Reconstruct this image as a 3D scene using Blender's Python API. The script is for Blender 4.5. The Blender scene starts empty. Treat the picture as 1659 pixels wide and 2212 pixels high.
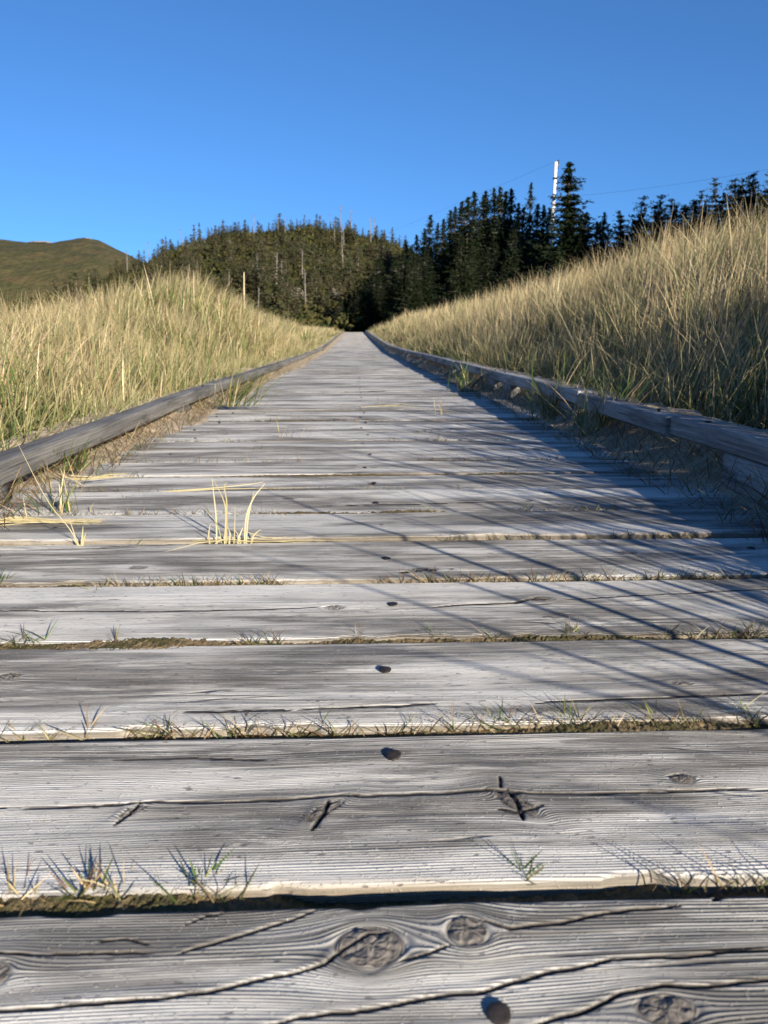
import bpy, math, random
import numpy as np
from math import radians, sin, cos, pi

# ------------------------------------------------------------------ camera, sky, sun, exposure
S = bpy.context.scene
H = 0.30                                     # camera height above the boards
PITCH, YAW = radians(13.9), radians(2.18)
cam_d = bpy.data.cameras.new('camera'); cam = bpy.data.objects.new('camera', cam_d)
S.collection.objects.link(cam); S.camera = cam
cam.location = (0, 0, H)
cam.rotation_euler = (pi/2 - PITCH, 0, -YAW)
cam_d.sensor_fit = 'HORIZONTAL'; cam_d.sensor_width = 36; cam_d.lens = 36
cam_d.clip_start = 0.02; cam_d.clip_end = 3000
cam_d.dof.use_dof = True; cam_d.dof.focus_distance = 1.0; cam_d.dof.aperture_fstop = 18

SUN_EL, SUN_SIDE = radians(19), radians(31)  # sun behind the camera, SUN_SIDE to the right of straight behind
W = bpy.data.worlds.new("World"); S.world = W; W.use_nodes = True
nt = W.node_tree; bg = nt.nodes['Background']
sky = nt.nodes.new('ShaderNodeTexSky'); sky.sky_type = 'NISHITA'; sky.sun_disc = False
sky.sun_elevation = SUN_EL
sky.sun_rotation = pi - SUN_SIDE
sky.air_density = 1.0; sky.dust_density = 0.3; sky.ozone_density = 2.5; sky.altitude = 0
tc = nt.nodes.new('ShaderNodeTexCoord'); va = nt.nodes.new('ShaderNodeVectorMath'); va.operation = 'MULTIPLY_ADD'
va.inputs[1].default_value = (1, 1, 1.05); va.inputs[2].default_value = (0, 0, .13)      # sample the clean blue a little above the hazy horizon
nt.links.new(tc.outputs['Generated'], va.inputs[0]); nt.links.new(va.outputs[0], sky.inputs[0])
tn = nt.nodes.new('ShaderNodeMix'); tn.data_type = 'RGBA'; tn.blend_type = 'MULTIPLY'; tn.inputs[0].default_value = 1
tn.inputs[7].default_value = (.39, .70, 1.04, 1); nt.links.new(sky.outputs[0], tn.inputs[6]); nt.links.new(tn.outputs[2], bg.inputs[0]); bg.inputs[1].default_value = 0.078
sl = bpy.data.lights.new('sun', 'SUN'); sl.energy = 5.0; sl.angle = radians(0.4); sl.color = (1.0, 0.90, 0.76)
so = bpy.data.objects.new('sun', sl); S.collection.objects.link(so)
so.rotation_euler = (pi/2 - SUN_EL, 0, SUN_SIDE)
S.view_settings.view_transform = 'Standard'; S.view_settings.look = 'None'
S.view_settings.exposure = 1.22; S.view_settings.gamma = 1
S.cycles.max_bounces = 6; S.cycles.transparent_max_bounces = 8

# ------------------------------------------------------------------ helpers
rng = np.random.default_rng(7); random.seed(7)
COL = S.collection
fw = np.array([sin(YAW)*cos(PITCH), cos(YAW)*cos(PITCH), -sin(PITCH)])
rt = np.array([cos(YAW), -sin(YAW), 0.0]); up = np.cross(rt, fw)
def ray(px, py): return fw + (px-829.5)/1659*rt - (py-1106)/1659*up
def deckpt(px, py, z=0.0):
    d = ray(px, py); t = (z-H)/d[2]; return np.array([d[0]*t, d[1]*t, z])
def depthpt(px, py, Y):
    d = ray(px, py); t = Y/d[1]; return np.array([d[0]*t, Y, H+d[2]*t])

def hsh(ix, iy, s):
    n = (ix.astype(np.int64)*374761393 + iy.astype(np.int64)*668265263 + int(s)*1274126177) & 0xffffffff
    n = ((n ^ (n >> 13))*1274126177) & 0xffffffff
    return ((n ^ (n >> 16)) & 0xffffff)/float(0xffffff)
def vn(x, y, s=0):
    x = np.asarray(x, float); y = np.asarray(y, float); x, y = np.broadcast_arrays(x, y)
    ix = np.floor(x); iy = np.floor(y); fx = x-ix; fy = y-iy
    fx = fx*fx*(3-2*fx); fy = fy*fy*(3-2*fy)
    a = hsh(ix, iy, s); b = hsh(ix+1, iy, s); c = hsh(ix, iy+1, s); d = hsh(ix+1, iy+1, s)
    return (a*(1-fx)+b*fx)*(1-fy)+(c*(1-fx)+d*fx)*fy
def fbm(x, y, s=0, o=3):
    r = 0; a = .5
    for k in range(o):
        r = r + a*(vn(np.asarray(x)*2**k, np.asarray(y)*2**k, s+k*17)-.5)*2; a *= .5
    return r
def sstep(a, b, x):
    t = np.clip((np.asarray(x, float)-a)/(b-a), 0, 1); return t*t*(3-2*t)

def deckz(y): return -np.interp(y, [0, 1.3, 3, 6, 10, 15, 25, 46, 70], [0, 0, .025, .085, .165, .25, .28, .29, .29])

CREST_U = [-.9, -.45, -.33, -.28, -.21, -.17, -.07, .0, .05, .1, .2, .3, .4, .55, .9]
CREST_H = [1.0, 1.5, 5.0, 6.8, 9.9, 11.3, 12.2, 11.6, 10.2, 8.0, 7, 6, 6, 7, 8]
def G(x, y):
    x = np.asarray(x, float); y = np.asarray(y, float)
    base = deckz(np.clip(y, 0, 70)) - 0.055
    h = base + 0.03*fbm(x*.7, y*.7, 3)*sstep(.7, 1.5, np.abs(x))
    # right dune bank
    wob = .35*fbm(y*.12, x*0+3, 5)
    fade = 1-sstep(36, 52, y)
    h = h + fade*(0.62+.10*fbm(y*.22, y*0, 9))*sstep(.85, 2.5+wob, x)*(1-.35*sstep(4, 12, x))
    # left dune: low, with one hump beside the walk
    h = h + fade*0.10*sstep(.8, 2.4, -x)
    h = h + .56*np.exp(-((y-9)/2.8)**2-((x+1.9)/.9)**2)*sstep(.7, 1.3, -x)
    h = h + .46*np.exp(-((y-18)/7)**2-((x+2.2)/1.0)**2)*sstep(.75, 1.4, -x)
    # hill ahead
    u = x/np.maximum(y, 30)
    cr = np.interp(u, CREST_U, CREST_H)
    h = h + cr*sstep(50, 116, y)*(1-.8*sstep(125, 230, y)) + 1.0*fbm(x*.07, y*.07, 21)*sstep(50, 80, y)
    # right rise behind the dune
    h = h + (3.6*sstep(.28, .38, u)+3.0*sstep(.38, .56, u))*sstep(46, 72, y)*(1-sstep(90, 130, y))
    # big hill on the right, outside the picture; shades the spruces at the end of the walk
    h = h + 40*np.exp(-((x-54)/18)**2-((y-1)/22)**2)*sstep(24, 38, x)
    return h

def mesh(name, V, F, mats, parent=None, smooth=True, attrs=None, mat_idx=None, loc=None):
    V = np.asarray(V, np.float32); F = np.asarray(F, np.int32)
    if loc is not None: V = V - np.asarray(loc, np.float32)
    me = bpy.data.meshes.new(name)
    me.vertices.add(len(V)); me.vertices.foreach_set('co', V.ravel())
    k = F.shape[1]
    me.loops.add(F.size); me.loops.foreach_set('vertex_index', F.ravel())
    me.polygons.add(len(F)); me.polygons.foreach_set('loop_start', np.arange(len(F), dtype=np.int32)*k)
    me.polygons.foreach_set('use_smooth', np.full(len(F), smooth))
    if not isinstance(mats, (list, tuple)): mats = [mats]
    for m in mats: me.materials.append(m)
    if mat_idx is not None: me.polygons.foreach_set('material_index', mat_idx)
    if attrs:
        for n, a in attrs.items():
            a = np.asarray(a, np.float32)
            if a.ndim == 1:
                at = me.attributes.new(n, 'FLOAT', 'POINT'); at.data.foreach_set('value', a)
            else:
                at = me.attributes.new(n, 'FLOAT_VECTOR', 'POINT'); at.data.foreach_set('vector', a[:, :3].ravel())
    me.update(calc_edges=True); me.validate()
    o = bpy.data.objects.new(name, me); COL.objects.link(o)
    if loc is not None: o.location = loc
    if parent: o.parent = parent
    return o
def tag(o, label=None, cat=None, group=None, kind=None):
    if label: o['label'] = label
    if cat: o['category'] = cat
    if group: o['group'] = group
    if kind: o['kind'] = kind
    return o
def empty(name, loc=(0, 0, 0)):
    o = bpy.data.objects.new(name, None); COL.objects.link(o); o.location = loc; o.empty_display_size = .1; return o
def gridF(nx, ny):
    i = np.arange(nx-1)[:, None]*ny + np.arange(ny-1)[None, :]
    return np.stack([i, i+ny, i+ny+1, i+1], -1).reshape(-1, 4)
class Acc:                                             # collects pieces of ONE object
    def __init__(s): s.V = []; s.F = []; s.n = 0; s.A = {}
    def add(s, V, F, **a):
        V = np.asarray(V, float); s.V.append(V); s.F.append(np.asarray(F)+s.n); s.n += len(V)
        for k, v in a.items(): s.A.setdefault(k, []).append(np.broadcast_to(np.asarray(v, float), (len(V),)+np.shape(v)[1:] if np.ndim(v) > 1 else (len(V),)))
    def build(s, name, mats, parent=None, **k):
        return mesh(name, np.concatenate(s.V), np.concatenate(s.F), mats, parent, attrs={a: np.concatenate(v) for a, v in s.A.items()} or None, **k)
def tube(pts, rad, n=8, cap=True):
    pts = np.asarray(pts, float); rad = np.broadcast_to(rad, (len(pts),)); V = []
    for i, p in enumerate(pts):
        d = pts[min(i+1, len(pts)-1)]-pts[max(i-1, 0)]; d = d/np.linalg.norm(d)
        a = np.cross(d, [0, 0, 1] if abs(d[2]) < .9 else [1, 0, 0]); a /= np.linalg.norm(a); b = np.cross(d, a)
        for k in range(n): V.append(p+rad[i]*(cos(2*pi*k/n)*a+sin(2*pi*k/n)*b))
    F = []
    for i in range(len(pts)-1):
        for k in range(n): F.append((i*n+k, i*n+(k+1) % n, (i+1)*n+(k+1) % n, (i+1)*n+k))
    V = np.array(V)
    if cap:
        for base, c in ((0, pts[0]), ((len(pts)-1)*n, pts[-1])):
            V = np.vstack([V, c]); ci = len(V)-1
            for k in range(0, n, 2): F.append((base+k, base+(k+1) % n, base+(k+2) % n, ci))
    return V, np.array(F)

# ------------------------------------------------------------------ materials
def newmat(name):
    m = bpy.data.materials.new(name); m.use_nodes = True; t = m.node_tree
    p = t.nodes['Principled BSDF']; return m, t, p
class N:
    def __init__(s, t): s.t = t
    def __call__(s, typ, ins=None, **props):
        n = s.t.nodes.new('ShaderNode'+typ)
        for k, v in props.items(): setattr(n, k, v)
        if ins:
            for k, v in ins.items():
                if isinstance(v, bpy.types.NodeSocket): s.t.links.new(v, n.inputs[k])
                else: n.inputs[k].default_value = v
        return n
    def math(s, op, a, b=0.0, clamp=False):
        return s('Math', {0: a, 1: b}, operation=op, use_clamp=clamp).outputs[0]
    def ramp(s, fac, stops, interp='LINEAR'):
        n = s('ValToRGB', {0: fac}); r = n.color_ramp; r.interpolation = interp
        while len(r.elements) < len(stops): r.elements.new(.5)
        for e, (p, c) in zip(r.elements, stops):
            e.position = p; e.color = (c, c, c, 1) if not isinstance(c, (tuple, list)) else (*c, 1)
        return n.outputs[0]
    def mix(s, f, a, b, blend='MIX'):
        n = s('Mix', data_type='RGBA', blend_type=blend)
        for k, v in ((0, f), (6, a), (7, b)):
            if isinstance(v, bpy.types.NodeSocket): s.t.links.new(v, n.inputs[k])
            else: n.inputs[k].default_value = v if k == 0 or len(v) == 4 else (*v, 1)
        return n.outputs[2]
    def attr(s, n): return s('Attribute', attribute_name=n).outputs['Fac']
    def noise(s, vec, scale, detail=2, rough=.5, dist=0):
        return s('TexNoise', {'Vector': vec, 'Scale': scale, 'Detail': detail, 'Roughness': rough, 'Distortion': dist}).outputs[0]

def wood_material(name, light, dark, warm=.0, bump=.0007, contrast=1.0, blotch=1.0):
    m, t, p = newmat(name); n = N(t)
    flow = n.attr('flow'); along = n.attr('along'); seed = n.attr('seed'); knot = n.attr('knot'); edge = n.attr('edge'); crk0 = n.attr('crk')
    sd = n.math('MULTIPLY', seed, 37.0)
    def vec(a, b): return n('CombineXYZ', {0: n.math('MULTIPLY', along, a), 1: n.math('MULTIPLY', flow, b), 2: sd}).outputs[0]
    # annual rings
    dist = n.noise(vec(2.2, 30), 1.0, 2)
    ph = n.math('ADD', n.math('MULTIPLY', flow, 2*pi/0.0021), n.math('MULTIPLY', dist, 44.0))
    ring = n.math('MULTIPLY_ADD', n.math('SINE', ph), .5); t.nodes[-1].inputs[2].default_value = .5
    rv = n.ramp(n.noise(vec(2.6, 60), 1.0, 2), [(.36, .25), (.58, 1)])
    ring = n.math('MULTIPLY', n.math('POWER', ring, 1.4), rv)
    fine = n.noise(vec(9, 900), 1.0, 3, .6)
    med = n.noise(vec(4, 260), 1.0, 3, .6)
    broad = n.noise(vec(3.0, 24), 1.0, 4, .62)
    patch = n.noise(vec(5.5, 42), 1.0, 5, .7, .3)
    patch2 = n.noise(vec(2.2, 13), 1.0, 3, .6)
    crk = n.noise(vec(1.6, 34), 1.0, 2, .5)
    crk = n.math('ABSOLUTE', n.math('SUBTRACT', crk, .5))
    crkm = n.noise(vec(2.3, 9), 1.0, 1)
    crack = n.math('MULTIPLY', n.ramp(crk, [(0, 1), (.0035, .6), (.008, 0)]), n.ramp(crkm, [(.5, 0), (.6, 1)]))
    geo = n('NewGeometry').outputs['Position']
    speck = n.noise(geo, 420, 2, .6)
    pit = n.noise(vec(110, 420), 1.0, 1)
    # colour
    c = n.mix(n.ramp(broad, [(.38, 0), (.60, 1)]), dark, light)
    zone = n.noise(vec(3.4, 11), 1.0, 4, .6, .4)
    c = n.mix(n.math('MULTIPLY', n.ramp(zone, [(.50, 0), (.62, 1)]), .6*blotch), c, (.17, .155, .135, 1))
    lines = n.math('MULTIPLY_ADD', ring, .45*contrast); t.nodes[-1].inputs[2].default_value = 1-.44*contrast
    tone = n.ramp(n.math('FRACT', n.math('MULTIPLY', seed, 7.31)), [(0, .74), (.5, 1.0), (1, 1.12)])
    c = n.mix(1.0, c, tone, 'MULTIPLY')
    c = n.mix(1.0, c, n('CombineColor', {0: lines, 1: lines, 2: lines}).outputs[0], 'MULTIPLY')
    mm = n.ramp(med, [(.34, .38), (.56, 1.12)]); c = n.mix(.85, c, mm, 'MULTIPLY')
    ff = n.ramp(fine, [(.34, .5), (.56, 1.14)]); c = n.mix(.8, c, ff, 'MULTIPLY')
    st = n.ramp(patch, [(.50, 0), (.55, 1)])
    c = n.mix(n.math('MULTIPLY', st, .68*blotch), c, (.10, .094, .086, 1))
    wh = n.ramp(patch2, [(.46, 0), (.60, 1)])
    c = n.mix(n.math('MULTIPLY', wh, .55*blotch), c, (.76, .745, .70, 1))
    if warm > 0: c = n.mix(n.math('MULTIPLY', edge, warm), c, (.50, .38, .22, 1))
    side = n('SeparateXYZ', {0: n('NewGeometry').outputs['True Normal']}).outputs[1]
    c = n.mix(n.math('MULTIPLY', n.ramp(n.math('MULTIPLY', side, -1.0), [(.55, 0), (.9, 1)]), .6*(warm > .2)), c, (.17, .13, .08, 1))
    c = n.mix(n.math('MULTIPLY', n.ramp(speck, [(.63, 0), (.69, 1)]), .35), c, (.55, .52, .44, 1))
    c = n.mix(n.math('MULTIPLY', n.ramp(pit, [(.68, 0), (.73, 1)]), .65), c, (.10, .09, .08, 1))
    c = n.mix(n.math('MULTIPLY', knot, .7), c, (.085, .068, .055, 1))
    c = n.mix(n.math('MULTIPLY', crack, .8), c, (.03, .027, .025, 1))
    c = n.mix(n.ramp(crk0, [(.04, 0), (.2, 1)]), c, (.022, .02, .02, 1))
    t.links.new(c, p.inputs['Base Color']); p.inputs['Roughness'].default_value = .78
    p.inputs['Specular IOR Level'].default_value = .35
    # relief
    h = n.math('MULTIPLY', ring, 1.0*contrast)
    h = n.math('ADD', h, n.math('MULTIPLY', med, 1.6)); h = n.math('ADD', h, n.math('MULTIPLY', fine, .9))
    h = n.math('ADD', h, n.math('MULTIPLY', n.ramp(speck, [(.6, 0), (.75, 1)]), .8))
    h = n.math('SUBTRACT', h, n.math('MULTIPLY', crack, 4.0))
    h = n.math('SUBTRACT', h, n.math('MULTIPLY', n.ramp(pit, [(.7, 0), (.8, 1)]), 1.2))
    b = n('Bump', {'Height': h, 'Distance': bump, 'Strength': 1.0}); t.links.new(b.outputs[0], p.inputs['Normal'])
    return m

M_WOOD = wood_material('weathered_grey_plank', (.66, .64, .59), (.30, .285, .26), .35, .00085, 1.05)
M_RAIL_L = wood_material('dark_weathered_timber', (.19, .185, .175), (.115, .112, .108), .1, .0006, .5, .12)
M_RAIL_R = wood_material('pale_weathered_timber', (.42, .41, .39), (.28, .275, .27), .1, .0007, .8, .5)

def ground_like(name, c1, c2, scale, bump=.004, c3=None, s3=2.0):
    m, t, p = newmat(name); n = N(t); geo = n('NewGeometry').outputs['Position']
    a = n.noise(geo, scale, 6, .65); c = n.mix(n.ramp(a, [(.35, 0), (.65, 1)]), c1, c2)
    if c3: c = n.mix(n.ramp(n.noise(geo, s3, 4, .6), [(.42, 0), (.6, 1)]), c, c3)
    g = n.noise(geo, scale*9, 2, .6)
    c = n.mix(.7, c, n.ramp(g, [(.3, .55), (.7, 1.25)]), 'MULTIPLY')
    t.links.new(c, p.inputs['Base Color']); p.inputs['Roughness'].default_value = .95
    p.inputs['Specular IOR Level'].default_value = .2
    h = n.math('ADD', a, n.math('MULTIPLY', g, .4))
    b = n('Bump', {'Height': h, 'Distance': bump}); t.links.new(b.outputs[0], p.inputs['Normal'])
    return m
M_SAND = ground_like('dry_sand', (.37, .30, .21, 1), (.46, .385, .28, 1), 60, .004, (.27, .22, .155, 1), 14)
M_GROUND = ground_like('dune_floor', (.20, .16, .085, 1), (.14, .12, .05, 1), 9, .03, (.10, .095, .04, 1), 1.3)
M_HILLFLOOR = ground_like('forest_floor', (.050, .050, .020, 1), (.075, .062, .028, 1), .6, .2, (.035, .042, .018, 1), .12)
M_MOOR = ground_like('moorland', (.055, .052, .018, 1), (.085, .062, .026, 1), .05, 2.5, (.045, .045, .016, 1), .11)
M_DEBRIS = ground_like('gap_moss_and_sand', (.27, .20, .11, 1), (.12, .085, .045, 1), 90, .004, (.085, .075, .03, 1), 18)
M_ROCK = ground_like('grey_rock', (.25, .22, .18, 1), (.15, .135, .11, 1), 1.2, .1)

def leafy(name, rough=.6, trans=.35, tip=(.55, .44, .24), spec=.3):
    m, t, p = newmat(name); n = N(t)
    col = n('Attribute', attribute_name='tint').outputs['Vector']
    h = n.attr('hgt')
    geo = n('NewGeometry').outputs['Position']
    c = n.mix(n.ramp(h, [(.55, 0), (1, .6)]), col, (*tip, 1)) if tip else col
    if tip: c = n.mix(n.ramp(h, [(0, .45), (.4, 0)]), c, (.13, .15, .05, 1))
    t.links.new(c, p.inputs['Base Color']); p.inputs['Roughness'].default_value = rough
    p.inputs['Specular IOR Level'].default_value = spec
    tr = n('BsdfTranslucent', {'Color': c}); mx = n('MixShader', {0: trans, 1: p.outputs[0], 2: tr.outputs[0]})
    t.links.new(mx.outputs[0], t.nodes['Material Output'].inputs[0])
    return m
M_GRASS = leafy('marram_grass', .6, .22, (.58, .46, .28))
M_STRAW = leafy('dry_straw', .6, .3, None)
def foliage(name, c1, c2, c3):
    m, t, p = newmat(name); n = N(t)
    r = n('ObjectInfo').outputs['Random']; geo = n('NewGeometry').outputs['Position']
    c = n.mix(r, c1, c2); c = n.mix(n.ramp(n.noise(geo, 1.3, 2), [(.4, 0), (.62, 1)]), c, c3)
    t.links.new(c, p.inputs['Base Color']); p.inputs['Roughness'].default_value = .8
    p.inputs['Specular IOR Level'].default_value = .05
    return m
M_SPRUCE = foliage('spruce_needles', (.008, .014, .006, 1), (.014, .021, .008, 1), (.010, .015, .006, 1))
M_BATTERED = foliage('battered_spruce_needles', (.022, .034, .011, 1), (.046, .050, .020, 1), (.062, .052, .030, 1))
M_UNDER = foliage('undergrowth_leaves', (.045, .052, .016, 1), (.075, .056, .022, 1), (.028, .038, .013, 1))
def plain(name, c, rough=.8, metal=0, sc=8, var=.4):
    m, t, p = newmat(name); n = N(t); geo = n('NewGeometry').outputs['Position']
    k = n.ramp(n.noise(geo, sc, 4, .6), [(.3, 1-var), (.7, 1+var)])
    t.links.new(n.mix(1, (*c, 1), k, 'MULTIPLY'), p.inputs['Base Color'])
    p.inputs['Roughness'].default_value = rough; p.inputs['Metallic'].default_value = metal
    return m
M_BARK = plain('spruce_bark', (.10, .085, .07), .9, 0, 3)
M_DEADWOOD = plain('bleached_deadwood', (.17, .15, .13), .9, 0, 3)
M_NAIL = plain('rusted_iron', (.035, .029, .027), .55, .5, 300, .5)
M_POLE = plain('bleached_pole', (.72, .70, .66), .8, 0, 3, .12)
M_WIRE = plain('wire', (.05, .05, .055), .5, .5)
M_STAKE = plain('pale_stake', (.42, .34, .22), .9, 0, 5)

# ------------------------------------------------------------------ ground
def graded(a, stops):
    out = [a]
    for end, step in stops:
        k = max(1, int(round((end-out[-1])/step))); out += list(np.linspace(out[-1], end, k+1)[1:])
    return np.array(out)
xs_p = graded(0, [(.6, .3), (4, .10), (12, .4), (40, 2), (110, 3.5), (400, 40), (1400, 200)])
xs = np.concatenate([-xs_p[::-1], xs_p[1:]])
ys = np.concatenate([np.array([-400, -200, -100]), graded(-70, [(-6, 4), (-1, .5), (10, .12), (24, .3), (60, 1), (140, 2), (240, 6), (1500, 140)])])
X, Y = np.meshgrid(xs, ys, indexing='ij')
V = np.stack([X, Y, G(X, Y)], -1).reshape(-1, 3); F = gridF(len(xs), len(ys))
fc = V[F].mean(1); mi = (fc[:, 1] > 47).astype(np.int32)
far = (fc[:, 0] > 22); mi = np.where(far, 1, mi).astype(np.int32)
g = mesh('ground', V, F, [M_GROUND, M_HILLFLOOR], mat_idx=mi); tag(g, kind='structure')

# far moorland hill at the left, ~420 m away
hx = np.linspace(-420, 120, 400); hy = np.linspace(300, 560, 180)
X, Y = np.meshgrid(hx, hy, indexing='ij')
prof_px = [-400, -60, 0, 60, 110, 150, 182, 212, 245, 280, 330, 420, 700]
prof_py = [540, 520, 514, 518, 520, 515, 511, 516, 531, 548, 575, 620, 680]
zt = []
pu = [depthpt(a, b, 430) for a, b in zip(prof_px, prof_py)]
ridge = np.interp(X*430/np.maximum(Y, 1), [q[0] for q in pu], [q[2] for q in pu])
Z = ridge*np.sin(np.clip((Y-300)/260, 0, 1)*pi)**.8*1.0 + 1.3*fbm(X*.05, Y*.05, 31, 6)*sstep(300, 360, Y) - 2
far_h = mesh('hills', np.stack([X, Y, Z], -1).reshape(-1, 3), gridF(len(hx), len(hy)), M_MOOR); tag(far_h, kind='structure')

# ------------------------------------------------------------------ boardwalk
walk = empty('boardwalk'); tag(walk, 'long weathered grey plank boardwalk with low timber kerbs running straight to the trees', 'boardwalk')
PITCHW = .171; GAP = .010; S0 = .355            # the first gap is centred at S0
XL, XR = -.72, .76

def disp_attr(X, V_, k, cracks, knots, seed):
    """flow field around knots + relief for the top of a plank (X along the plank, V_ across, metres)"""
    flow = V_ + .010*fbm(X*2.2+seed*3.1, V_*6+seed, 50+k, 2) + .004*fbm(X*7, V_*22+seed, 80+k, 2)
    kn = np.zeros_like(X); z = .0016*fbm(X*3+seed*7, V_*9, 60+k, 3)
    for (kx, ky, a, sx, strg, rot) in knots:
        dx = X-kx; dy = V_-ky; dx = dx-rot*dy
        r2 = (dx/sx)**2+dy**2; r = np.sqrt(r2)+1e-9
        out = dy*(1-(a*a)/np.maximum(r2, a*a))
        w = np.exp(-r2/(a*5.5)**2)
        flow = flow + w*strg*(out-dy)
        ins = sstep(a*1.05, a*.8, r)
        flow = flow*(1-ins)+(ky+r*.45+.0035*fbm(X*220, V_*220, 91, 2)+.0007*np.sin(np.arctan2(dy, dx/sx)*5+kx*40))*ins
        kn = np.maximum(kn, sstep(a*1.15, a*.9, r)*(.75+.25*strg))
        z = z - .0009*np.exp(-((r-a*(1+.12*np.sin(np.arctan2(dy, dx)*3+kx*50)))/(.16*a))**2) + .0014*strg*np.exp(-r2/(a*2.6)**2) + .0010*fbm(X*260, V_*260, 90, 2)*ins
        # radial drying checks inside the knot
        ang = np.arctan2(dy, dx/sx)
        z = z - .0007*ins*np.clip(np.cos(ang*2.5+kx*90)**16, 0, 1)
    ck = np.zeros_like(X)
    for pts, w, dep in cracks:
        w = max(w, .0007 if k == 0 else .0012 if k == 1 else .0016); pts = np.asarray(pts); best = np.full(X.shape, 1e9); tt = np.zeros_like(X); side = np.zeros_like(X)
        L = np.concatenate([[0], np.cumsum(np.linalg.norm(np.diff(pts, axis=0), axis=1))])
        jy = .0020*fbm(X*38+seed*3, X*0, 70, 4)
        for i in range(len(pts)-1):
            a, b = pts[i], pts[i+1]; ab = b-a; q = ((X-a[0])*ab[0]+(V_+jy-a[1])*ab[1])/(ab@ab); q = np.clip(q, 0, 1)
            dx = X-a[0]-q*ab[0]; dy = V_+jy-a[1]-q*ab[1]; d = np.hypot(dx, dy)
            m = d < best; best = np.where(m, d, best); tt = np.where(m, (L[i]+q*(L[i+1]-L[i]))/L[-1], tt); side = np.where(m, dy, side)
        tap = np.clip(np.minimum(tt, 1-tt)*7, 0, 1)**.6
        ww = (.44 if k < 2 else .54)*w*(.3+.7*tap)*(1+.5*fbm(X*35, X*0+w*999, 71, 2))
        prof = np.exp(-(best/np.maximum(ww, 1e-5))**2)
        z = z - dep*.62*tap*prof + dep*.06*tap*np.exp(-((side-1.9*w)/(1.6*w))**2)*(best < 5*w)
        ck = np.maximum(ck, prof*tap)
    return flow, kn, z, ck

def P2(px, py): q = deckpt(px, py); return (q[0], q[1])
def PL(*pp): return np.array([P2(*q) for q in pp])
CR = {0: [(PL((380, 2062), (450, 2045), (540, 2020), (620, 1995), (690, 1968)), .0012, .005),
          (PL((-60, 2185), (100, 2176), (300, 2160), (450, 2146), (560, 2120), (650, 2103), (715, 2085), (735, 2062)), .0013, .006),
          (PL((1030, 1992), (1100, 2012), (1200, 1996), (1300, 1976), (1400, 1962), (1480, 1956)), .0013, .006),
          (PL((-60, 2062), (60, 2064), (190, 2062), (340, 2060)), .0009, .004),
          (PL((520, 2230), (640, 2200), (760, 2192), (900, 2165), (1060, 2140), (1200, 2100), (1320, 2075), (1480, 2065), (1720, 2050)), .0013, .006),
          (PL((1120, 2225), (1250, 2190), (1340, 2150), (1430, 2133), (1560, 2130), (1760, 2112)), .0013, .006),
          (PL((640, 2104), (700, 2092), (740, 2060), (800, 2025), (850, 2020)), .0012, .005),
          (PL((200, 2040), (270, 2030), (330, 2045)), .0007, .003),
          (PL((860, 2085), (930, 2068), (975, 2050)), .0010, .004),
          (PL((400, 2000), (440, 1985), (490, 1975)), .0007, .003),
          (PL((1540, 1948), (1570, 1930), (1600, 1908)), .0022, .006)],
      1: [(PL((-80, 1742), (120, 1738), (260, 1733), (300, 1727), (420, 1728), (600, 1724), (700, 1716), (880, 1712), (1050, 1704), (1200, 1712), (1400, 1708), (1560, 1704), (1740, 1700)), .0015, .005),
          (PL((305, 1728), (280, 1752), (245, 1778)), .0016, .005), (PL((712, 1722), (702, 1750), (672, 1790)), .0020, .006),
          (PL((1095, 1700), (1118, 1730), (1130, 1768)), .0022, .006), (PL((1080, 1672), (1082, 1700)), .0012, .004),
          (PL((240, 1640), (420, 1636), (600, 1640)), .0006, .002), (PL((1070, 1742), (1110, 1752), (1180, 1735)), .0009, .003)],
      2: [(PL((640, 1535), (760, 1530), (860, 1526), (950, 1521)), .0016, .003), (PL((380, 1540), (520, 1538), (640, 1535)), .0006, .002),
          (PL((1150, 1520), (1300, 1514), (1500, 1506), (1740, 1494)), .0008, .003)],
      3: [(PL((930, 1312), (1040, 1306), (1110, 1304), (1150, 1296), (1190, 1298)), .0026, .006), (PL((1190, 1298), (1320, 1290), (1500, 1282), (1720, 1272)), .0009, .003),
          (PL((-60, 1322), (150, 1322), (330, 1322), (600, 1316), (720, 1312)), .0007, .002)],
      4: [(PL((850, 1240), (920, 1234), (980, 1230)), .0010, .003)],
      6: [(PL((660, 1092), (900, 1090), (1200, 1082)), .0012, .003)], 8: [(PL((720, 1018), (760, 1016), (800, 1014)), .003, .003)]}
KN = {0: [(*P2(800, 2052), .0125, 1.35, 1.2, 0), (*P2(1008, 2018), .0095, 1.1, 1.1, 0), (*P2(1440, 2185), .008, 1.7, .8, 0), (*P2(-20, 2110), .007, 1.3, 1, 0)],
      1: [(*P2(285, 1748), .006, .7, .5, .8), (*P2(702, 1745), .010, .55, .6, .9), (*P2(1115, 1730), .013, .6, .7, -.6), (*P2(1475, 1680), .0055, 1.5, 1, 0)],
      2: [(*P2(1470, 1478), .005, 1.7, 1, 0), (*P2(20, 1462), .006, 1.6, 1, 0)],
      3: [(*P2(722, 1314), .006, 1.9, 1, 0), (*P2(1170, 1296), .006, 1.8, 1, 0)],
      4: [(*P2(918, 1233), .008, 2, 1, 0), (*P2(298, 1228), .006, 2, 1, 0), (*P2(1352, 1197), .008, 2, 1, 0)],
      5: [(*P2(1635, 1143), .012, 1.5, 1, 0)]}

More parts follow.
